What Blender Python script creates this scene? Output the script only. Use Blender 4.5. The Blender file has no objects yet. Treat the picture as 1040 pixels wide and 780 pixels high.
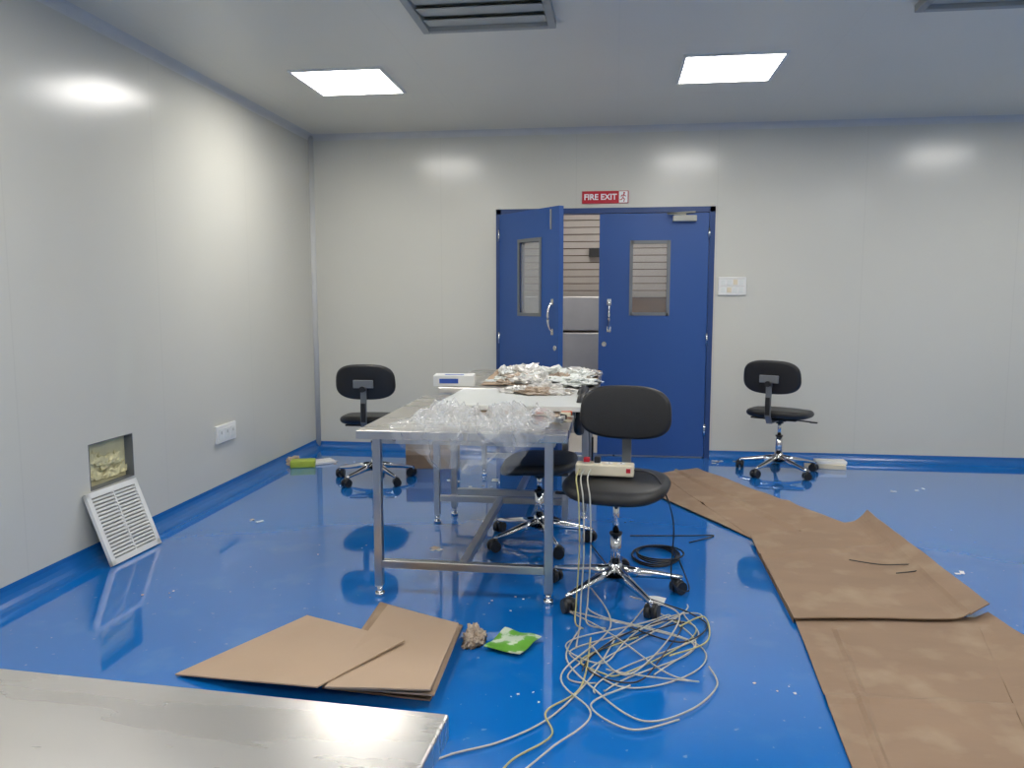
import bpy, bmesh, math, random
from mathutils import Vector, Matrix, noise, Euler
random.seed(7)
C=bpy.context.scene.collection
# ---------------------------------------------------------------- floor survey: world XY of a point surveyed on a horizontal plane of height z
F_=800.;TH=math.radians(6.2);PS=math.radians(7.4);H=1.4
def P(u,v,z=0.0):
    x=(u-520)/F_; y=-(v-390)/F_
    Fw=math.cos(TH)+y*math.sin(TH); V=-math.sin(TH)+y*math.cos(TH)
    t=(z-H)/V; f=Fw*t; l=x*t
    return (l*math.cos(PS)-f*math.sin(PS), f*math.cos(PS)+l*math.sin(PS))
# ---------------------------------------------------------------- materials
def srgb(r,g,b):
    f=lambda c:(c/12.92 if c<=0.04045 else ((c+0.055)/1.055)**2.4)
    return (f(r/255),f(g/255),f(b/255),1)
def mat(name,col,rough=0.5,metal=0.0,var=0.08,scale=6,bump=0.0,bscale=40,coat=0.0,stretch=None,rvar=0.0,spec=0.5):
    m=bpy.data.materials.new(name); m.use_nodes=True
    nt=m.node_tree; N=nt.nodes; L=nt.links; b=N['Principled BSDF']
    tc=N.new('ShaderNodeTexCoord'); mp=N.new('ShaderNodeMapping')
    L.new(tc.outputs['Object'],mp.inputs[0])
    if stretch: mp.inputs['Scale'].default_value=stretch
    n=N.new('ShaderNodeTexNoise'); n.inputs['Scale'].default_value=scale; n.inputs['Detail'].default_value=5
    L.new(mp.outputs[0],n.inputs['Vector'])
    mx=N.new('ShaderNodeMix'); mx.data_type='RGBA'
    c=Vector(col[:3])
    mx.inputs[6].default_value=(*(c*(1-var)),1); mx.inputs[7].default_value=(*[min(1,k) for k in c*(1+var)],1)
    L.new(n.outputs['Fac'],mx.inputs[0]); L.new(mx.outputs[2],b.inputs['Base Color'])
    b.inputs['Metallic'].default_value=metal; b.inputs['Roughness'].default_value=rough
    b.inputs['Specular IOR Level'].default_value=spec
    if coat: b.inputs['Coat Weight'].default_value=coat; b.inputs['Coat Roughness'].default_value=0.03
    if rvar:
        mr=N.new('ShaderNodeMapRange'); mr.inputs[1].default_value=.2; mr.inputs[2].default_value=.8
        mr.inputs[3].default_value=rough-rvar; mr.inputs[4].default_value=rough+rvar
        L.new(n.outputs['Fac'],mr.inputs[0]); L.new(mr.outputs[0],b.inputs['Roughness'])
    if bump:
        n2=N.new('ShaderNodeTexNoise'); n2.inputs['Scale'].default_value=bscale; n2.inputs['Detail'].default_value=3
        L.new(mp.outputs[0],n2.inputs['Vector'])
        bp=N.new('ShaderNodeBump'); bp.inputs['Strength'].default_value=bump; bp.inputs['Distance'].default_value=0.01
        L.new(n2.outputs['Fac'],bp.inputs['Height']); L.new(bp.outputs[0],b.inputs['Normal'])
    return m
def stains(m,col,lo,hi,scale,fac):
    nt=m.node_tree;N=nt.nodes;L=nt.links;b=N['Principled BSDF'];tc=N.new('ShaderNodeTexCoord')
    n=N.new('ShaderNodeTexNoise');n.inputs['Scale'].default_value=scale;n.inputs['Detail'].default_value=4
    L.new(tc.outputs['Object'],n.inputs['Vector'])
    mr=N.new('ShaderNodeMapRange');mr.inputs[1].default_value=lo;mr.inputs[2].default_value=hi;mr.inputs[4].default_value=fac
    L.new(n.outputs['Fac'],mr.inputs[0])
    src=b.inputs['Base Color'].links[0].from_socket
    mx=N.new('ShaderNodeMix');mx.data_type='RGBA';L.new(mr.outputs[0],mx.inputs[0]);L.new(src,mx.inputs[6]);mx.inputs[7].default_value=col
    L.new(mx.outputs[2],b.inputs['Base Color'])
def wallmat(name,col,axis,period,off,rough,line=0.12,spec=0.5):
    m=mat(name,col,rough,var=0.03,scale=1.2,bump=0.012,bscale=2.5,spec=spec)
    nt=m.node_tree;N=nt.nodes;L=nt.links;b=N['Principled BSDF']
    g=N.new('ShaderNodeNewGeometry');s=N.new('ShaderNodeSeparateXYZ');L.new(g.outputs['Position'],s.inputs[0])
    a=N.new('ShaderNodeMath');a.operation='ADD';a.inputs[1].default_value=off+100*period;L.new(s.outputs[axis],a.inputs[0])
    md=N.new('ShaderNodeMath');md.operation='MODULO';md.inputs[1].default_value=period;L.new(a.outputs[0],md.inputs[0])
    lt=N.new('ShaderNodeMath');lt.operation='LESS_THAN';lt.inputs[1].default_value=0.008;L.new(md.outputs[0],lt.inputs[0])
    ml=N.new('ShaderNodeMath');ml.operation='MULTIPLY';ml.inputs[1].default_value=line;L.new(lt.outputs[0],ml.inputs[0])
    src=b.inputs['Base Color'].links[0].from_socket
    mx=N.new('ShaderNodeMix');mx.data_type='RGBA';L.new(ml.outputs[0],mx.inputs[0]);L.new(src,mx.inputs[6])
    mx.inputs[7].default_value=(*(Vector(col[:3])*0.45),1);L.new(mx.outputs[2],b.inputs['Base Color'])
    return m
M={}
M['wallL']=wallmat('painted_panel_side',srgb(208,207,197),1,1.2,0.3,0.22,.08,.42)
M['wallB']=wallmat('painted_panel_back',srgb(208,207,197),0,1.2,0.35,0.21,.08,.45)
M['ceil']=wallmat('ceiling_panel',srgb(224,219,203),0,1.25,0.0,0.35,0.06)
M['floor']=mat('blue_epoxy',srgb(10,110,194),0.08,var=0.08,scale=1.5,bump=0.02,bscale=4,coat=1.0)
stains(M['floor'],srgb(150,180,205),.69,.73,28,.5)
stains(M['floor'],srgb(70,140,200),.56,.75,3.5,.35)
M['cove']=mat('blue_cove',srgb(20,98,172),0.25,var=0.1)
M['trim']=mat('corner_trim',srgb(204,205,202),0.45)
M['frame']=mat('door_frame_blue',srgb(34,66,120),0.4)
M['door']=mat('door_blue',srgb(42,84,150),0.38,var=0.04,scale=2)
M['steel']=mat('stainless_steel',(0.56,0.55,0.53,1),0.30,1.0,var=0.06,scale=5,bump=0.04,bscale=60,stretch=(1,12,1),rvar=0.04)
M['steeltop']=mat('brushed_steel_top',(0.66,0.635,0.60,1),0.28,1.0,var=0.05,scale=2,bump=0.012,bscale=60,stretch=(1,6,1),rvar=0.03)
M['chrome']=mat('chrome',(0.75,0.75,0.75,1),0.12,1.0,var=0.03)
M['black']=mat('black_leatherette',(0.014,0.014,0.015,1),0.42,var=0.2,scale=30,bump=0.15,bscale=250)
M['blackp']=mat('black_plastic',(0.015,0.015,0.016,1),0.4)
M['grey']=mat('grey_bracket',srgb(120,124,128),0.45,0.3)
M['card']=mat('cardboard',srgb(146,121,98),0.75,var=0.18,scale=2.2,stretch=(1,2.5,1),bump=0.06,bscale=30)
stains(M['card'],srgb(176,156,130),.52,.72,5,.5)
M['cardl']=mat('cardboard_light',srgb(182,157,132),0.7,var=0.08,scale=3)
M['cardd']=mat('cardboard_edge',srgb(110,84,62),0.8,var=0.2,scale=20)
M['white']=mat('white_plastic',srgb(232,232,228),0.4,var=0.03)
M['panelw']=mat('white_panel',srgb(225,228,224),0.3,var=0.03)
M['beige']=mat('cream_plastic',srgb(225,215,190),0.4)
M['dark']=mat('dark_gap',(0.02,0.02,0.02,1),0.7)
M['dgrey']=mat('diffuser_grey',srgb(160,160,152),0.5)
M['lgrey']=mat('diffuser_blade_grey',srgb(178,178,168),0.45)
M['wool']=mat('insulation_wool',srgb(215,208,165),0.9,var=0.25,scale=9,bump=0.4,bscale=25)
M['red']=mat('sign_red',srgb(190,25,45),0.4)
M['signw']=mat('sign_white',srgb(240,240,240),0.5)
M['foil']=mat('crumpled_foil',(0.74,0.72,0.68,1),0.33,0.4,var=0.15,scale=20,bump=0.3,bscale=40)
M['rag']=mat('dusty_rag',srgb(185,168,150),0.9,var=0.3,scale=25,bump=0.3)
M['green']=mat('green_wrapper',srgb(105,170,60),0.35,var=0.3,scale=16)
stains(M['green'],srgb(215,225,205),.5,.56,16,.85)
M['lime']=mat('yellow_green_pack',srgb(170,190,70),0.5,var=0.3,scale=12)
M['cablew']=mat('cream_cable',srgb(190,188,175),0.5)
M['cabley']=mat('yellow_cable',srgb(185,178,120),0.5)
M['shut']=mat('shutter_grey',srgb(205,198,192),0.45)
M['bluep']=mat('blue_print',srgb(40,80,170),0.5)
M['orange']=mat('orange_plastic',srgb(200,90,50),0.5)
M['skinny']=mat('galvanised_duct',(0.62,0.60,0.57,1),0.45,0.6,var=0.15,scale=4)
M['corr']=mat('corridor_paint',srgb(195,190,182),0.6)
def emat(name,col,s):
    m=bpy.data.materials.new(name);m.use_nodes=True;nt=m.node_tree
    b=nt.nodes['Principled BSDF'];b.inputs['Base Color'].default_value=(1,1,1,1)
    b.inputs['Emission Color'].default_value=col;b.inputs['Emission Strength'].default_value=s
    return m
M['lamp']=emat('led_diffuser',(1,0.97,0.92,1),27.5)
M['fillc']=emat('corridor_fill_glow',(1,0.96,0.92,1),30)  # glow for the added fill panel in the corridor
def thin(name,col,tr,rough,bump=0,edge=.95,blend=.35):
    m=bpy.data.materials.new(name);m.use_nodes=True;nt=m.node_tree;N=nt.nodes;L=nt.links
    b=N['Principled BSDF'];b.inputs['Base Color'].default_value=col;b.inputs['Roughness'].default_value=rough
    t=N.new('ShaderNodeBsdfTransparent');mx=N.new('ShaderNodeMixShader')
    lw=N.new('ShaderNodeLayerWeight');lw.inputs[0].default_value=blend
    mr=N.new('ShaderNodeMapRange');mr.inputs[3].default_value=1-tr;mr.inputs[4].default_value=edge
    L.new(lw.outputs['Facing'],mr.inputs[0]);L.new(mr.outputs[0],mx.inputs[0])
    L.new(t.outputs[0],mx.inputs[1]);L.new(b.outputs[0],mx.inputs[2]);L.new(mx.outputs[0],N['Material Output'].inputs[0])
    if bump:
        n=N.new('ShaderNodeTexNoise');n.inputs['Scale'].default_value=30;bp=N.new('ShaderNodeBump');bp.inputs['Strength'].default_value=bump
        L.new(n.outputs['Fac'],bp.inputs['Height']);L.new(bp.outputs[0],b.inputs['Normal'])
    return m
M['glass']=thin('vision_glass',(0.45,0.47,0.48,1),0.85,0.05)
M['film']=thin('clear_plastic_film',(0.82,0.84,0.85,1),0.88,0.07,0.2,.62,.28)
# ---------------------------------------------------------------- mesh builder
class B:
    def __init__(s): s.bm=bmesh.new(); s.mats=[]
    def mi(s,k):
        m=M[k]
        if m not in s.mats: s.mats.append(m)
        return s.mats.index(m)
    def add(s,t,k,smooth=False,mtx=None):
        i=s.mi(k)
        if mtx is not None: bmesh.ops.transform(t,matrix=mtx,verts=t.verts)
        for f in t.faces:
            f.material_index=i; f.smooth=smooth if smooth in(True,False) else f.smooth
        me=bpy.data.meshes.new('tmp'); t.to_mesh(me); t.free(); s.bm.from_mesh(me); bpy.data.meshes.remove(me)
    def box(s,c,d,k,rot=None,bev=0,seg=2):
        t=bmesh.new(); bmesh.ops.create_cube(t,size=1)
        bmesh.ops.scale(t,vec=d,verts=t.verts)
        if bev: bmesh.ops.bevel(t,geom=t.edges[:],offset=bev,segments=seg,affect='EDGES',profile=0.5)
        mt=Matrix.Translation(c)
        if rot is not None: mt=mt@Euler(rot).to_matrix().to_4x4()
        s.add(t,k,False,mt)
    def bx(s,x0,x1,y0,y1,z0,z1,k,bev=0): s.box(((x0+x1)/2,(y0+y1)/2,(z0+z1)/2),(x1-x0,y1-y0,z1-z0),k,bev=bev)
    def cyl(s,a,b,r,k,r2=None,n=20):
        a=Vector(a);b=Vector(b);d=b-a;t=bmesh.new()
        bmesh.ops.create_cone(t,cap_ends=True,segments=n,radius1=r,radius2=r if r2 is None else r2,depth=d.length)
        for f in t.faces: f.smooth=len(f.verts)==4
        s.add(t,k,'keep',Matrix.Translation((a+b)/2)@d.to_track_quat('Z','Y').to_matrix().to_4x4())
    def bar(s,path,w,h,k):
        for a,b in zip(path[:-1],path[1:]):
            a=Vector(a);b=Vector(b);d=(b-a);L_=d.length;dz=d.normalized();X=Vector((1,0,0));Y=dz.cross(X)
            mt=Matrix((X,Y,dz)).transposed().to_4x4();t=bmesh.new();bmesh.ops.create_cube(t,size=1);bmesh.ops.scale(t,vec=(w,h,L_+h*.7),verts=t.verts)
            s.add(t,k,False,Matrix.Translation((a+b)/2)@mt)
    def tube(s,pts,r,k,n=8):
        pts=[Vector(p) for p in pts];t=bmesh.new();rings=[]
        for i,p in enumerate(pts):
            d=(pts[min(i+1,len(pts)-1)]-pts[max(i-1,0)]).normalized()
            u=d.cross(Vector((0,0,1)))
            if u.length<1e-3:u=Vector((1,0,0))
            u.normalize();w=d.cross(u)
            rings.append([t.verts.new(p+r*(math.cos(2*math.pi*j/n)*u+math.sin(2*math.pi*j/n)*w)) for j in range(n)])
        for a,b in zip(rings[:-1],rings[1:]):
            for j in range(n): t.faces.new((a[j],a[(j+1)%n],b[(j+1)%n],b[j]))
        t.faces.new(rings[0]);t.faces.new(rings[-1][::-1])
        s.add(t,k,True)
    def cushion(s,w,d,th,k,mtx,fn=None,e=4.0,rnd=0.35,dome=0.0):
        t=bmesh.new();n=56;rings=[];m=10
        prof=[]
        for i in range(m+1):
            ph=-math.pi/2+math.pi*i/m
            prof.append((1-rnd*0.28*(1-math.cos(ph)), th/2*math.sin(ph)))
        prof=[(0.5,-th/2*1.0)]+prof+[(0.8*prof[-1][0],th/2+dome*.35),(0.5,th/2+dome*.8),(0.2,th/2+dome)]
        def P3(x,y,z):
            v=Vector((x,y,z)); 
            return fn(v) if fn else v
        for sc,z in prof:
            r=[]
            for j in range(n):
                a=2*math.pi*j/n;c=math.cos(a);q=math.sin(a)
                x=math.copysign(abs(c)**(2/e),c)*w/2*sc;y=math.copysign(abs(q)**(2/e),q)*d/2*sc
                r.append(t.verts.new(P3(x,y,z)))
            rings.append(r)
        for a,b in zip(rings[:-1],rings[1:]):
            for j in range(n): t.faces.new((a[j],a[(j+1)%n],b[(j+1)%n],b[j]))
        t.faces.new(rings[0][::-1]);t.faces.new(rings[-1])
        s.add(t,k,True,mtx)
    def sheet(s,q,k,th=0.005,n=24,amp=0.006,sc=3.0,seed=0,zf=None,minz=None,wob=0.0):
        q=[Vector(p) for p in q];t=bmesh.new();g=[[],[]]
        for L_ in (0,1):
            for i in range(n+1):
                row=[]
                for j in range(n+1):
                    a=i/n;b=j/n
                    p=q[0]*(1-a)*(1-b)+q[1]*a*(1-b)+q[2]*a*b+q[3]*(1-a)*b
                    if wob: p=p+Vector((wob*noise.noise(Vector((p.x*6,p.y*6,seed+5))),wob*noise.noise(Vector((p.x*6,p.y*6,seed+9))),0))
                    z=amp*(noise.noise(Vector((p.x*sc+seed,p.y*sc,seed)))+1)*.5
                    if amp>.03: z+=amp*.5*(noise.noise(Vector((p.x*sc*2.3+seed,p.y*sc*2.3,seed)))+.5)
                    if zf: z+=zf(a,b)
                    p=p+Vector((0,0,z+(th if L_ else 0)))
                    if minz is not None: p.z=max(p.z,minz+(th if L_ else 0))
                    row.append(t.verts.new(p))
                g[L_].append(row)
        for i in range(n):
            for j in range(n):
                t.faces.new((g[1][i][j],g[1][i+1][j],g[1][i+1][j+1],g[1][i][j+1]))
                t.faces.new((g[0][i][j],g[0][i][j+1],g[0][i+1][j+1],g[0][i+1][j]))
        for i in range(n):
            t.faces.new((g[0][i][0],g[0][i+1][0],g[1][i+1][0],g[1][i][0]))
            t.faces.new((g[0][i][n],g[1][i][n],g[1][i+1][n],g[0][i+1][n]))
            t.faces.new((g[0][0][i],g[1][0][i],g[1][0][i+1],g[0][0][i+1]))
            t.faces.new((g[0][n][i],g[0][n][i+1],g[1][n][i+1],g[1][n][i]))
        bmesh.ops.recalc_face_normals(t,faces=t.faces)
        s.add(t,k,False)
    def crumple(s,c,d,k,seed=0,rough=0.5,sc=2.2,sub=4,smooth=False):
        t=bmesh.new();bmesh.ops.create_icosphere(t,subdivisions=sub,radius=1)
        for v in t.verts:
            p=v.co.copy();o=Vector((seed*7.3,seed*3.1,seed))
            r=1+rough*noise.noise(p*sc+o)+rough*.6*noise.noise(p*sc*2.7+o)+rough*.35*noise.noise(p*sc*6+o)
            v.co=p*r
            v.co.x*=d[0]/2;v.co.y*=d[1]/2;v.co.z*=d[2]
            if v.co.z<0:v.co.z=0.0
        s.add(t,k,smooth,Matrix.Translation(c))
    def obj(s,name,loc=(0,0,0),rz=0):
        me=bpy.data.meshes.new(name);s.bm.to_mesh(me);s.bm.free()
        for m in s.mats: me.materials.append(m)
        o=bpy.data.objects.new(name,me);C.objects.link(o);o.location=loc;o.rotation_euler=(0,0,rz);return o
# ---------------------------------------------------------------- room shell
XL,XR,YB,YF,ZC=-2.75,4.8,7.0,-2.2,2.86
b=B();b.bx(XL-.15,XR+.15,YF-.15,YB+.12,-.1,0,'floor');b.obj('floor')
b=B();b.bx(XL-.15,XR+.15,YF-.15,YB+.12,ZC,ZC+.1,'ceil');b.obj('ceiling')
b=B();vy0,vy1,vz0,vz1=3.78,4.165,.38,.63
b.bx(XL-.12,XL,YF,vy0,0,ZC,'wallL');b.bx(XL-.12,XL,vy1,YB+.12,0,ZC,'wallL')
b.bx(XL-.12,XL,vy0,vy1,0,vz0,'wallL');b.bx(XL-.12,XL,vy0,vy1,vz1,ZC,'wallL');b.obj('wall_left')
b=B();b.bx(XL-.12,XL-.05,vy0,vy1,vz0,vz1,'wool')
for i in range(12):
    b.crumple((XL-.055,vy0+.04+.028*i,vz0+.02+.17*random.random()),(.05,.10,.06),'wool',i,sub=3)
for (y0,y1,z0,z1) in((vy0,vy0+.004,vz0,vz1),(vy1-.004,vy1,vz0,vz1),(vy0,vy1,vz0,vz0+.004),(vy0,vy1,vz1-.004,vz1)):
    b.bx(XL-.05,XL+.002,y0,y1,z0,z1,'grey')
b.obj('wall_duct_opening')
dx0,dx1,dz=-1.05,.84,2.18
b=B();b.bx(XL,dx0,YB,YB+.12,0,ZC,'wallB');b.bx(dx1,XR,YB,YB+.12,0,ZC,'wallB');b.bx(dx0,dx1,YB,YB+.12,dz,ZC,'wallB');b.obj('wall_back')
b=B();b.bx(XR,XR+.12,YF,YB+.12,0,ZC,'wallL');b.obj('wall_right')
b=B();b.bx(XL-.12,XR+.12,YF-.12,YF,0,ZC,'wallB');b.obj('wall_front')
def cove(b,a,c,nrm,h,k,z=0,sgn=1):
    a=Vector(a);c=Vector(c);nrm=Vector(nrm);t=bmesh.new();n=6;R=[]
    prof=[(0,0)]+[(h*(1-math.sin(x)),h*(1-math.cos(x))) for x in [math.pi/2*i/n for i in range(n+1)]]
    for p in (a,c): R.append([t.verts.new(p+nrm*u+Vector((0,0,z+sgn*w))) for u,w in prof])
    m=len(prof)
    for j in range(m): t.faces.new((R[0][j],R[0][(j+1)%m],R[1][(j+1)%m],R[1][j]))
    t.faces.new(R[0]);t.faces.new(R[1][::-1]);bmesh.ops.recalc_face_normals(t,faces=t.faces)
    b.add(t,k,False)
b=B();cove(b,(XL,YF,0),(XL,YB,0),(1,0,0),.09,'cove');b.obj('baseboard_left')
b=B();cove(b,(XL,YB,0),(dx0,YB,0),(0,-1,0),.07,'cove');cove(b,(dx1,YB,0),(XR,YB,0),(0,-1,0),.07,'cove');b.obj('baseboard_back')
b=B();cove(b,(XR,YF,0),(XR,YB,0),(-1,0,0),.09,'cove');b.obj('baseboard_right')
b=B();cove(b,(XL,YF,ZC),(XL,YB,ZC),(1,0,0),.05,'trim',0,-1);cove(b,(XL,YB,ZC),(XR,YB,ZC),(0,-1,0),.05,'trim',0,-1);b.obj('trim_1')
b=B();b.cyl((XL,YB,0),(XL,YB,ZC),.035,'trim');b.obj('trim_2')
# ---------------------------------------------------------------- door
b=B();fw=.045
b.bx(dx0,dx0+fw,YB-.012,YB+.12,0,dz,'frame');b.bx(dx1-fw,dx1,YB-.012,YB+.12,0,dz,'frame');b.bx(dx0,dx1,YB-.012,YB+.12,dz-fw,dz,'frame');b.obj('trim_door_frame')
def leaf(w,wx0,wx1,hx):
    b=B();t=.045;z0,z1=.012,2.13;wz0,wz1=1.265,1.885
    b.bx(0,wx0,-t/2,t/2,z0,z1,'door');b.bx(wx1,w,-t/2,t/2,z0,z1,'door')
    b.bx(wx0,wx1,-t/2,t/2,z0,wz0,'door');b.bx(wx0,wx1,-t/2,t/2,wz1,z1,'door')
    g=.014
    for s in(-1,1):
        y0,y1=sorted((s*t/2,s*(t/2+.006)))
        b.bx(wx0-g,wx0+g,y0,y1,wz0-g,wz1+g,'grey');b.bx(wx1-g,wx1+g,y0,y1,wz0-g,wz1+g,'grey')
        b.bx(wx0,wx1,y0,y1,wz0-g,wz0+g,'grey');b.bx(wx0,wx1,y0,y1,wz1-g,wz1+g,'grey')
    b.bx(wx0,wx1,-.004,.004,wz0,wz1,'glass')
    pts=[(hx,-t/2,1.13)]+[(hx,-t/2-.05*math.sin(math.pi*i/10)**.5,1.13+.24*i/10) for i in range(1,10)]+[(hx,-t/2,1.37)]
    b.tube(pts,.010,'chrome')
    b.box((hx,-t/2-.003,1.13),(.035,.006,.05),'chrome');b.box((hx,-t/2-.003,1.37),(.035,.006,.05),'chrome')
    lx=hx+.04
    b.cyl((lx,-t/2-.008,1.0),(lx,-t/2,1.0),.022,'chrome')
    return b
rw=.81-(-.122);b=leaf(rw,rw-(.475-(-.122)),rw-(.155-(-.122)),rw-.09)
bmesh.ops.scale(b.bm,vec=(-1,1,1),verts=b.bm.verts);bmesh.ops.reverse_faces(b.bm,faces=b.bm.faces)
for z in(.25,1.05,1.95): b.cyl((.0,-.03,z-.05),(.0,-.03,z+.05),.01,'chrome')
b.bx(-.31,-.11,-.075,-.023,2.055,2.105,'lgrey',.006);b.tube([(-.2,-.05,2.115),(-.36,-.08,2.118),(-.12,-.03,2.135)],.008,'lgrey')
b.obj('door_1',(.792,YB+.02,0))
lw=.87;b=leaf(lw,.30,.62,lw-.08)
for z in(.25,1.05,1.95): b.cyl((.0,-.03,z-.05),(.0,-.03,z+.05),.01,'chrome')
b.bx(lw-.11,lw-.09,-.032,-.023,1.95,2.11,'chrome')
b.obj('door_2',(-1.0,YB,0),math.radians(-49))
# exit sign
b=B();b.box((0,0,0),(.40,.012,.105),'red',bev=.002);b.box((.155,-.007,0),(.075,.003,.095),'signw')
y=-.010
b.cyl((.162,y,.033),(.162,y-.001,.033),.008,'red')
for a,c in(((.160,.024),(.152,-.005)),((.152,-.005),(.165,-.018)),((.165,-.018),(.160,-.040)),((.152,-.005),(.140,-.022)),((.140,-.022),(.128,-.024)),((.160,.018),(.175,.005)),((.158,.018),(.140,.012)),((.140,.012),(.136,.0))):
    a3=Vector((a[0],y,a[1]));c3=Vector((c[0],y,c[1]));dd=(c3-a3);b.box((a3+c3)/2,(.007,.002,dd.length+.004),'red',rot=(0,math.atan2(dd.x,dd.z),0))
so=b.obj('fire_exit_sign',(-.095,YB-.007,2.27))
cu=bpy.data.curves.new('sign_text','FONT');cu.body='FIRE EXIT';cu.size=.068;cu.extrude=.001;cu.align_x='CENTER';cu.align_y='CENTER';cu.offset=.0018
to=bpy.data.objects.new('sign_text',cu);C.objects.link(to);cu.materials.append(M['signw']);to.parent=so;to.location=(-.042,-.0075,0);to.rotation_euler=(math.pi/2,0,0)
b=B();b.box((0,0,0),(.235,.02,.155),'white',bev=.006)
for r in(-1,1):
    for i in range(4): b.box((-.075+.05*i,-.012,r*.033),(.036,.008,.045),'beige' if (i+r)%3==0 else 'panelw',bev=.002)
    b.box((0,-.0105,r*.033+.03),(.2,.002,.002),'dgrey')
b.obj('switch_plate',(.995,YB-.01,1.505))
b=B();b.box((0,0,0),(.02,.28,.125),'white',bev=.005)
for i in range(3): b.box((.011,-.085+.085*i,0),(.006,.065,.075),'panelw',bev=.002);b.box((.0145,-.085+.085*i,.01),(.002,.01,.02),'dgrey')
b.obj('wall_socket',(XL+.01,5.24,.45))
# leaning grille
b=B();w=.41;h=.40
b.bx(-w/2,w/2,-.01,.01,0,.03,'white');b.bx(-w/2,w/2,-.01,.01,h-.03,h,'white');b.bx(-w/2,-w/2+.03,-.01,.01,0,h,'white');b.bx(w/2-.03,w/2,-.01,.01,0,h,'white')
b.bx(-.004,.004,-.008,.008,.03,h-.03,'white');b.bx(-w/2+.03,w/2-.03,.008,.010,.03,h-.03,'dgrey')
for i in range(17): b.box((0,-.001,.042+.0197*i),(w-.06,.015,.0055),'white',rot=(.6,0,0))
o=b.obj('vent_grille',(-2.582,3.90,.004))
o.rotation_euler=(math.radians(-21),0,math.radians(90-3))
# ---------------------------------------------------------------- ceiling panels
for i,(x,y) in enumerate([(x,y) for y in(5.33,2.2,-.9) for x in(-1.8,.7,3.2)]):
    b=B();b.bx(-.29,.29,-.29,.29,-.010,-.004,'lamp')
    for a in((-.31,-.29,-.31,.31),(.29,.31,-.31,.31),(-.29,.29,-.31,-.29),(-.29,.29,.29,.31)): b.bx(*a,-.014,0,'white')
    b.obj('ceiling_light_panel',(x,y,ZC))
for x in(-.69,1.83):
    b=B();s=.36
    b.bx(-s,s,-s,s,-.004,0,'dgrey')
    for a in((-s,-s+.04,-s,s),(s-.04,s,-s,s),(-s+.04,s-.04,-s,-s+.04),(-s+.04,s-.04,s-.04,s)): b.bx(*a,-.035,0,'dgrey',.004)
    for i in range(4): b.box((0,-.24+.16*i,-.02),(2*s-.09,.15,.004),'lgrey',rot=(.12,0,0))
    b.obj('ceiling_air_diffuser',(x,4.0,ZC))
# ---------------------------------------------------------------- corridor
b=B();b.bx(-2.2,2.4,7.12,9.5,-.1,0,'corr');b.obj('floor_corridor')
b=B();b.bx(-2.2,2.4,7.12,9.5,ZC,ZC+.1,'corr');b.obj('ceiling_corridor')
b=B();b.bx(-2.2,2.4,9.4,9.5,0,ZC,'corr');b.obj('wall_corridor_back')
b=B();b.bx(-2.3,-2.2,7.12,9.5,0,ZC,'corr');b.obj('wall_corridor_left')
b=B();b.bx(2.4,2.5,7.12,9.5,0,ZC,'corr');b.obj('wall_corridor_right')
b=B()
for i in range(17): b.box((0,0,1.45+.08*i),(3.6,.012,.07),'shut',rot=(.35,0,0))
b.bx(-1.8,-1.74,-.03,.03,0,2.8,'grey');b.bx(1.74,1.8,-.03,.03,0,2.8,'grey');b.bx(-1.74,1.74,.03,.035,0,2.8,'cardd')
b.box((-.12,-.06,1.92),(.36,.05,.10),'blackp');b.obj('roller_shutter',(0,9.2,0))
b=B()
for x0,x1,z0,z1 in((-.9,.1,0,.55),(.12,1.1,0,.62),(-.9,.0,.57,1.05),(.02,1.1,.64,1.25),(-.9,.05,1.07,1.42)): b.bx(x0,x1,-.25,.25,z0,z1,'skinny',.012)
b.obj('steel_cabinet',(-.1,8.4,0))
b=B();b.bx(-.5,.5,-.15,.15,-.02,0,'fillc');b.obj('corridor_fill_panel',(0,7.7,ZC))  # unseen glowing slab, added to brighten the corridor behind the doors
# ---------------------------------------------------------------- tables
def table(name,x0,x1,y0,y1,z,top='steeltop',rz=0):
    cx,cy=(x0+x1)/2,(y0+y1)/2;W=(x1-x0)/2;D=(y1-y0)/2;b=B()
    b.box((0,0,z-.02),(2*W,2*D,.04),top,bev=.004)
    b.bx(-W+.06,W-.06,-D+.06,D-.06,z-.07,z-.04,'steel')
    q=.019;lx,ly=W-.085,D-.055
    for sx in(-1,1):
        for sy in(-1,1):
            b.bx(sx*lx-q,sx*lx+q,sy*ly-q,sy*ly+q,.05,z-.04,'steel',.003)
            b.cyl((sx*lx,sy*ly,.012),(sx*lx,sy*ly,.05),.013,'chrome');b.cyl((sx*lx,sy*ly,0),(sx*lx,sy*ly,.02),.022,'chrome')
    for sy in(-1,1): b.bx(-lx+q,lx-q,sy*ly-q,sy*ly+q,.14,.178,'steel',.003)
    b.bx(-q,q,-ly+q,ly-q,.14,.178,'steel',.003)
    return b.obj(name,(cx,cy,0),rz)
table('steel_work_table',-1.17,-.2,3.44,4.78,.80)
table('steel_work_table',-1.1,-.09,4.86,6.15,.84)
table('steel_work_table',-2.0,-.26,.1,1.12,.80,rz=math.radians(-3.5))
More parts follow.
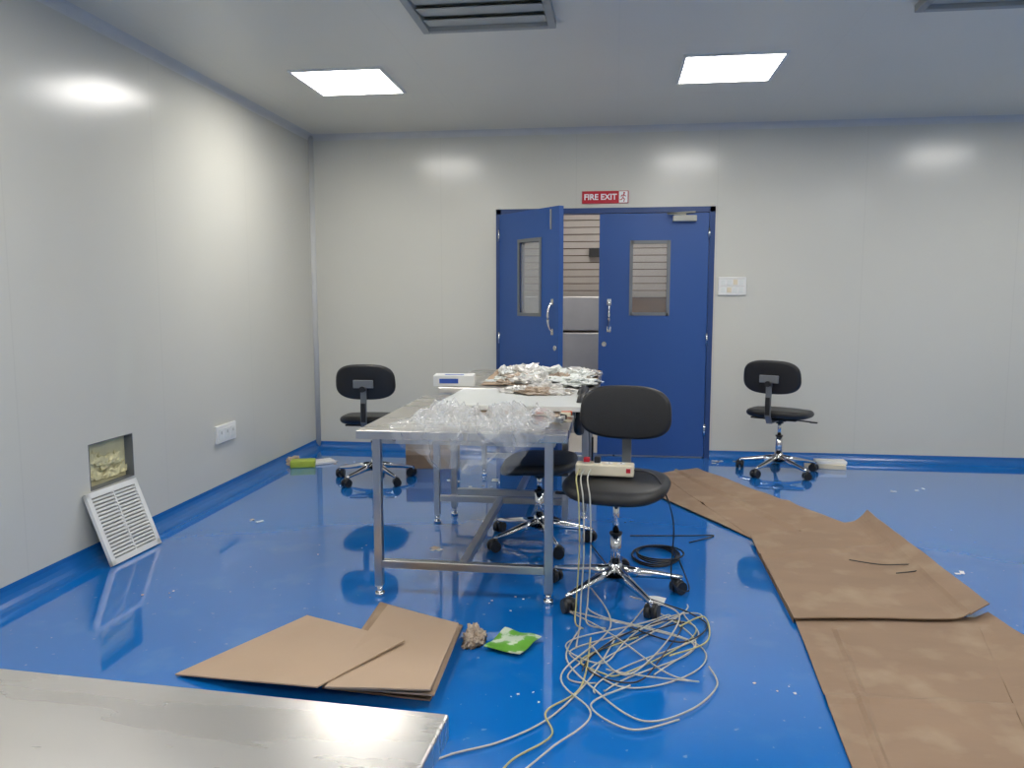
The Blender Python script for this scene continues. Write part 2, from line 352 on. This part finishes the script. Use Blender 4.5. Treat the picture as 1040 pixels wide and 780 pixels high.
# ---------------------------------------------------------------- chairs
def chair(loc,face,base_rot,sz=.52,r=.30):
    b=B()
    for i in range(5):
        a=base_rot+2*math.pi*i/5;d=Vector((math.cos(a),math.sin(a),0));n=Vector((-d.y,d.x,0))
        t=bmesh.new();rr=[]
        for s_,w,zt,zb in((.025,.022,.145,.085),(.12,.018,.125,.085),(r-.01,.012,.088,.066),(r+.012,.008,.082,.068)):
            c=d*s_
            rr.append([t.verts.new(c+n*w*.7+Vector((0,0,zt))),t.verts.new(c-n*w*.7+Vector((0,0,zt))),t.verts.new(c-n*w+Vector((0,0,zb))),t.verts.new(c+n*w+Vector((0,0,zb)))])
        for p,q in zip(rr[:-1],rr[1:]):
            for j in range(4): t.faces.new((p[j],p[(j+1)%4],q[(j+1)%4],q[j]))
        t.faces.new(rr[0]);t.faces.new(rr[-1][::-1]);bmesh.ops.recalc_face_normals(t,faces=t.faces)
        bmesh.ops.bevel(t,geom=t.edges[:],offset=.003,segments=2,affect='EDGES')
        b.add(t,'chrome',True)
        c=d*r;b.cyl(c+Vector((0,0,.05)),c+Vector((0,0,.075)),.008,'chrome')
        ca=a+.7+i*1.3;ax=Vector((math.cos(ca),math.sin(ca),0));fo=Vector((-ax.y,ax.x,0))*.012
        for s_ in(-1,1): b.cyl(c+fo+ax*.006*s_+Vector((0,0,.031)),c+fo+ax*.030*s_+Vector((0,0,.031)),.031,'blackp')
        b.cyl(c+fo-ax*.02+Vector((0,0,.046)),c+fo+ax*.02+Vector((0,0,.046)),.023,'blackp')
    b.cyl((0,0,.075),(0,0,.16),.032,'chrome');b.cyl((0,0,.16),(0,0,.30),.026,'chrome',n=24);b.cyl((0,0,.30),(0,0,sz-.09),.015,'chrome')
    b.cyl((0,0,.295),(0,0,.305),.03,'blackp')
    R=Matrix.Rotation(face,4,'Z')
    b2=B()
    b2.box((0,0,sz-.075),(.16,.20,.03),'blackp',bev=.006);b2.cyl((0,0,sz-.12),(0,0,sz-.07),.03,'blackp')
    b2.cyl((0,0,sz-.08),(-.24,-.02,sz-.09),.006,'blackp');b2.box((-.26,-.02,sz-.092),(.06,.02,.012),'blackp',bev=.004)
    def sf(v):
        v=v.copy();f=max(0,-v.y/.22);v.z-=.035*f**3;v.z+=.012*max(0,v.y/.2)**2;return v
    b2.cushion(.49,.44,.06,'black',Matrix.Translation((0,0,sz-.034)),sf,e=3.2,rnd=.5,dome=.008)
    b2.box((0,.0,sz-.066),(.36,.34,.012),'blackp',bev=.005)
    b2.bar([(0,.06,sz-.086),(0,.245,sz-.086),(0,.285,sz-.03),(0,.285,sz+.08),(0,.272,sz+.26)],.045,.01,'grey')
    b2.box((0,.30,sz+.05),(.035,.012,.14),'blackp',bev=.004)
    b2.box((0,.282,sz+.26),(.15,.02,.06),'grey',bev=.005);b2.cyl((0,.285,sz+.225),(0,.32,sz+.225),.022,'blackp')
    mt=Matrix.Translation((0,.243,sz+.272))@Matrix.Rotation(math.radians(90-6),4,'X')
    b2.cushion(.45,.265,.045,'black',mt,lambda v:Vector((v.x*(1-.25*v.y),v.y,v.z+.5*v.x*v.x)),e=3.0,rnd=.4,dome=.006)
    bmesh.ops.transform(b2.bm,matrix=R,verts=b2.bm.verts)
    me=bpy.data.meshes.new('t')
    mp=[]
    for m in b2.mats:
        if m not in b.mats:b.mats.append(m)
        mp.append(b.mats.index(m))
    for f in b2.bm.faces:f.material_index=mp[f.material_index]
    b2.bm.to_mesh(me);b2.bm.free();b.bm.from_mesh(me);bpy.data.meshes.remove(me)
    return b.obj('office_swivel_chair',loc)
chair((.02,3.65,0),math.radians(-10),-1.05,.57,.315)
chair((-.415,4.42,0),math.radians(-88),.1,.50)
chair((-1.83,5.83,0),math.radians(182),.5,.515)
chair((1.33,6.50,0),math.radians(150),.2,.52,.31)
# power strip on the front chair's seat
b=B();b.box((0,0,.027),(.27,.085,.054),'beige',bev=.007)
for i in range(4): b.cyl((-.09+.055*i,0,.054),(-.09+.055*i,0,.056),.019,'white');b.box((-.09+.055*i,0,.0565),(.005,.012,.001),'dark')
b.box((.11,-.043,.03),(.02,.003,.02),'red');b.box((-.035,0,.07),(.03,.03,.03),'blackp',bev=.005)
b.box((-.085,0,.068),(.03,.03,.022),'red',bev=.005)
b.obj('power_strip',(-.035,3.64,.582),math.radians(-4))
# ---------------------------------------------------------------- things on the tables
b=B();b.box((0,0,.014),(.80,.76,.028),'panelw',bev=.003);b.obj('white_laminate_board',(-.54,4.45,.812),math.radians(-1))
b=B();b.sheet([(-.98,4.0,.801),(-.25,3.98,.801),(-.26,4.76,.801),(-.95,4.76,.801)],'card',.004,amp=.003);b.obj('cardboard_sheet')
b=B();b.box((0,0,.035),(.26,.16,.07),'white',bev=.003);b.box((-.03,-.081,.035),(.12,.002,.03),'bluep');b.box((.0,-.02,.071),(.12,.04,.001),'bluep');b.obj('small_carton',(-1.02,4.98,.8415),.1)
b=B();b.sheet([(-.85,5.0,.841),(-.12,5.0,.841),(-.1,6.1,.841),(-.9,6.08,.841)],'cardl',.004,amp=.008);b.obj('cardboard_sheet')
b=B();rf=random.Random(5)
for i in range(34):
    x=rf.uniform(-.80,-.22);y=rf.uniform(5.0,5.75);s_=rf.uniform(.10,.26)
    if x<-.7: s_*=.7
    z=.851+(.012 if i>20 else 0)
    b.crumple((x,y,z),(s_,s_*rf.uniform(.6,1.1),rf.uniform(.018,.055)),rf.choice(['foil','foil','rag','panelw']),i+1,rough=.75,sc=rf.uniform(1.6,2.6),sub=4)
b.obj('crumpled_foil_pile')
b=B();b.crumple((0,0,0),(.30,.2,.03),'rag',20,rough=.5,sub=5);b.crumple((.12,-.05,0),(.14,.1,.025),'foil',22,rough=.5,sub=4);b.crumple((-.12,.03,0),(.2,.14,.035),'foil',25,rough=.5,sub=5);b.crumple((.05,.07,0),(.24,.12,.045),'foil',27,rough=.7,sub=5);b.obj('dusty_rag',(-.44,4.62,.841))
# clear plastic bag bunched on the table and hanging over its front edge
def film(b,x0,x1,yb,hang,seed,lift,k=1.0):
    t=bmesh.new();n=90;gr=[]
    for i in range(n+1):
        row=[]
        a=i/n;hg=hang*(math.sin(math.pi*a)**.6)+.06*noise.noise(Vector((a*6,seed,0)))+.012
        L=yb-3.428
        back=.20*noise.noise(Vector((a*4,seed+3,0)))
        ed=min(1,min(a,1-a)/.12)
        for j in range(n+1):
            c=j/n;s=back+c*(L+max(.0,hg)-back)
            q=Vector((a*6+s*2,s*5-a*2,seed))
            cr=k*(.5+.5*ed)*(.10*(.55-abs(noise.noise(q)))**2*2+.04*abs(noise.noise(q*1.8+Vector((3,1,2))))+.013*abs(noise.noise(q*4.2)))
            x=x0+(x1-x0)*a+.06*noise.noise(Vector((s*6,a*3,seed)))
            if s<L:
                e=min(1,(L-s)/.1);eb=min(1,c/.15);y=yb-s-cr*.5*(1-e);z=.806+(lift+cr*(.5+.6*e))*(.15+.85*eb)
            else:
                y=3.428-cr*1.0-.004;z=.815-(s-L)*1.0+cr*.2
            row.append(t.verts.new((x,y,z)))
        gr.append(row)
    for i in range(n):
        for j in range(n): t.faces.new((gr[i][j],gr[i+1][j],gr[i+1][j+1],gr[i][j+1]))
    b.add(t,'film',True)
b=B();film(b,-.98,-.28,3.88,.20,1.7,0);film(b,-.90,-.38,3.76,.16,5.3,.02,1.1);b.obj('clear_plastic_bag')
b=B()
for i,(x,y,k) in enumerate([(-.37,4.02,'orange'),(-.28,3.84,'rag'),(-.25,3.87,'blackp'),(-.24,3.94,'beige'),(-.25,3.80,'foil'),(-.26,3.74,'grey'),(-.235,3.98,'orange'),(-.42,4.0,'blackp'),(-.33,3.97,'rag')]):
    b.box((x,y,.8175),(.055,.02,.022),k,rot=(0,0,i*1.1),bev=.003)
b.obj('small_hardware_parts')
# ---------------------------------------------------------------- cardboard on the floor
def q3(l,z): return [(*P(u,v),z) for u,v in l]
def ridge(c,w,h,ax=0,sl=0.0): return lambda a,b: h*max(0,1-abs((a if ax==0 else b)-c-sl*(b if ax==0 else a))/w)
b=B()
b.sheet(q3([(668,482),(708,477),(868,537),(765,549)],.003),'card',.005,n=40,amp=.014,sc=4,zf=lambda a,b:ridge(.45,.05,.016,0)(a,b)+ridge(.55,.04,.012,1,.1)(a,b))
b.sheet(q3([(668,505),(655,485),(668,482),(765,549)],.003),'card',.005,amp=.01,sc=4)
b.obj('flattened_cardboard_box')
b=B()
b.sheet(q3([(762,549),(875,533),(985,635),(806,634)],.016),'card',.005,n=44,amp=.018,sc=4,seed=3,zf=lambda a,b:ridge(.30,.035,.014,1,.05)(a,b)+.03*max(0,(a-.9)/.1)**2)
b.sheet([(*P(875,533),.046),(*P(880,533),.085),(*P(1004,628),.055),(*P(985,635),.04)],'card',.005,amp=.014,sc=6,seed=4)
b.obj('flattened_cardboard_box')
b=B()
b.sheet(q3([(806,628),(990,630),(1060,790),(868,790)],.003),'card',.005,n=44,amp=.010,sc=4,seed=5,zf=lambda a,b:ridge(.22,.03,.012,0,-.05)(a,b)*(b>.12)+ridge(.62,.03,.012,1,.05)(a,b))
b.sheet([(*P(990,630),.006),(*P(1003,626),.012),(*P(1100,700),.05),(*P(1060,790),.006)],'card',.005,amp=.008,sc=6,seed=6)
b.sheet(q3([(768,560),(806,634),(806,628),(785,560)],.003),'card',.005,amp=.003,sc=4,seed=8)
b.obj('flattened_cardboard_box')
b=B()
for i in range(6):
    z=.003+.013*i
    b.sheet([(*P(327+5*i%11,700,z),z),(*P(386+(i*7)%9,613+(i*3)%4,z),z),(*P(470-(i*5)%7,637+(i*5)%6,z*.8),z),(*P(437+(i*3)%5,713-(i*4)%6,z*.55),z)],'cardl' if i%2 else 'card',.006,amp=.005,seed=i,n=12)
b.sheet([(*P(178,686,.004),.004),(*P(312,626,.02),.02),(*P(411,652,.084),.084),(*P(322,699,.078),.078)],'cardl',.005,amp=.003,seed=11,n=16)
b.obj('cardboard_stack')
b=B();b.box((0,0,.14),(.42,.3,.28),'card',bev=.003);b.box((0,-.151,.14),(.42,.001,.05),'cardl');b.box((0,0,.2805),(.42,.05,.001),'cardl');b.obj('cardboard_carton',(-1.5,6.4,0),.1)
b=B()
g=P(519,655);b.sheet([(g[0]-.10,g[1]-.07,.004),(g[0]+.05,g[1]-.12,.004),(g[0]+.12,g[1]+.05,.004),(g[0]-.04,g[1]+.11,.004)],'green',.003,amp=.028,sc=11,n=26)
b.obj('green_wrapper')
b=B();g=P(482,650);b.crumple((g[0],g[1],.002),(.08,.17,.05),'rag',3,rough=.5,sub=5);b.obj('dusty_rag')
g=P(308,474);b=B();b.box((0,0,.03),(.20,.12,.06),'lime',bev=.008);b.box((.12,.12,.012),(.25,.15,.02),'white',rot=(0,0,.4),bev=.002);b.crumple((-.1,.1,0),(.15,.15,.06),'rag',5,sub=4);b.obj('discarded_packaging',(g[0],g[1],0),.3)
g=P(828,476);b=B();b.box((0,0,.02),(.32,.13,.04),'beige',bev=.003);b.box((.04,.0,.053),(.24,.11,.025),'white',rot=(0,0,.2),bev=.002);b.obj('discarded_packaging',(g[0]+.09,g[1]+.06,0),-.2)
b=B();rs=random.Random(3)
for (u,v,n_,s) in((740,468,8,.12),(450,559,3,.06),(262,530,3,.06),(960,580,4,.1),(925,557,3,.06),(345,470,7,.12),(480,490,8,.2),(730,470,6,.12),(930,500,4,.2),(160,600,4,.15),(500,610,5,.2),(350,560,4,.2),(560,700,4,.15),(780,700,5,.1)):
    g=P(u,v)
    for i in range(n_):
        x=g[0]+rs.uniform(-s,s);y=g[1]+rs.uniform(-s,s)*.8;w=rs.uniform(.015,.05) if v<600 and u!=350 else rs.uniform(.005,.012)
        b.box((x,min(y,6.88),.002+.001*rs.random()),(w,w*rs.uniform(.4,1),.001),rs.choice(['white','beige','white','rag']),rot=(0,0,rs.uniform(0,3)))
b.obj('paper_scraps')
g=P(666,612);b=B();b.sheet([(g[0]-.05,g[1]-.05,.003),(g[0]+.03,g[1]-.06,.003),(g[0]+.05,g[1]+.04,.003),(g[0]-.03,g[1]+.05,.003)],'panelw',.002,n=10,amp=.012,sc=20);b.obj('paper_scrap')
# ---------------------------------------------------------------- cables
def smooth(pts,n=12):
    pts=[Vector(p) for p in pts];out=[]
    for i in range(len(pts)-1):
        p0=pts[max(i-1,0)];p1=pts[i];p2=pts[i+1];p3=pts[min(i+2,len(pts)-1)]
        for k in range(n):
            t=k/n;out.append(.5*((2*p1)+(-p0+p2)*t+(2*p0-5*p1+4*p2-p3)*t*t+(-p0+3*p1-3*p2+p3)*t**3))
    out.append(pts[-1]);return out
rc=random.Random(11)
b=B()
cx,cy=P(655,658)
for i in range(7):
    f1,f2=rc.uniform(.8,1.6),rc.uniform(.8,1.6);p1,p2=rc.uniform(0,6),rc.uniform(0,6);A=rc.uniform(.14,.27);Bb=rc.uniform(.25,.46)
    ox,oy=rc.uniform(-.06,.06),rc.uniform(-.08,.08);T=rc.uniform(4,6);pts=[]
    for k in range(90):
        t=T*k/89;pts.append((cx+ox+A*math.sin(f1*t+p1)+.05*math.sin(3.1*t+p2),cy+oy+Bb*math.cos(f2*t+p2)+.05*math.sin(2.7*t+p1),.006+.001*i))
    b.tube(pts,.003,['cablew','cablew','cabley','cablew','blackp'][i%5],6)
def fp(l,z=.006): return [(*P(u,v),z) for u,v in l]
for i,(l,k) in enumerate([([(625,650),(600,690),(560,730),(510,755),(460,768),(425,782)],'cablew'),([(600,650),(590,700),(555,725),(560,750),(520,775),(500,800)],'cabley'),([(590,640),(575,670),(600,700),(650,735),(700,725),(728,700),(720,680)],'cablew'),([(640,700),(600,720),(640,745),(690,735)],'cablew'),([(690,640),(715,630),(718,655),(680,670)],'cabley'),([(600,600),(620,640),(570,690),(600,730),(560,765),(530,790)],'cablew'),([(640,610),(690,630),(640,690),(600,660)],'cablew')]):
    b.tube(smooth(fp(l,.008+.002*i)),.0034,k,6)
for i,(x0,k,end) in enumerate(((-.15,'cabley',(592,640)),(-.13,'cablew',(585,660)),(-.10,'cablew',(615,640)))):
    g=P(*end)
    b.tube(smooth([(x0,3.60,.612),(x0-.01,3.46,.60),(x0+.005,3.38,.52),(x0+.01,3.38,.3),(x0,3.36,.08),(x0,3.28,.008),(g[0],g[1],.008)]),.0033,k,6)
b.obj('cable_tangle')
b=B()
cx,cy=P(664,566)
for i in range(5):
    pts=[(cx+(.115+.012*math.sin(i*2))*math.cos(t)+.008*i,cy+(.17-.012*i)*math.sin(t),.006+.006*i) for t in [2*math.pi*k/40 for k in range(41)]];b.tube(pts,.0045,'blackp',6)
b.tube(smooth([(.10,3.62,.61),(.2,3.56,.590),(.275,3.54,.40),(.28,3.6,.1),(*P(700,600),.006),(*P(690,570),.006)]),.0035,'blackp',6)
b.tube(smooth(fp([(640,545),(700,545),(725,545),(700,552)])),.0035,'blackp',6)
b.tube(smooth(fp([(600,555),(640,600),(700,625),(718,640),(690,655),(640,640)],.012)),.0035,'blackp',6)
b.obj('black_cable_coil')
b=B();b.tube(smooth([(*P(862,577),.045),(*P(895,582),.045),(*P(928,582),.045),(*P(932,588),.045),(*P(910,591),.045)]),.003,'blackp',6);b.obj('short_black_cable')
# ---------------------------------------------------------------- world, camera
w=bpy.data.worlds.new('World');bpy.context.scene.world=w;w.use_nodes=True
w.node_tree.nodes['Background'].inputs[0].default_value=(.6,.65,.7,1);w.node_tree.nodes['Background'].inputs[1].default_value=.3
cam=bpy.data.cameras.new('Camera');co=bpy.data.objects.new('Camera',cam);C.objects.link(co)
cam.sensor_width=36;cam.lens=800/1040*36;cam.clip_start=.05
co.location=(0,0,1.4);co.rotation_euler=(math.radians(90-6.2),0,math.radians(7.4))
bpy.context.scene.camera=co
bpy.context.scene.view_settings.view_transform='Standard'
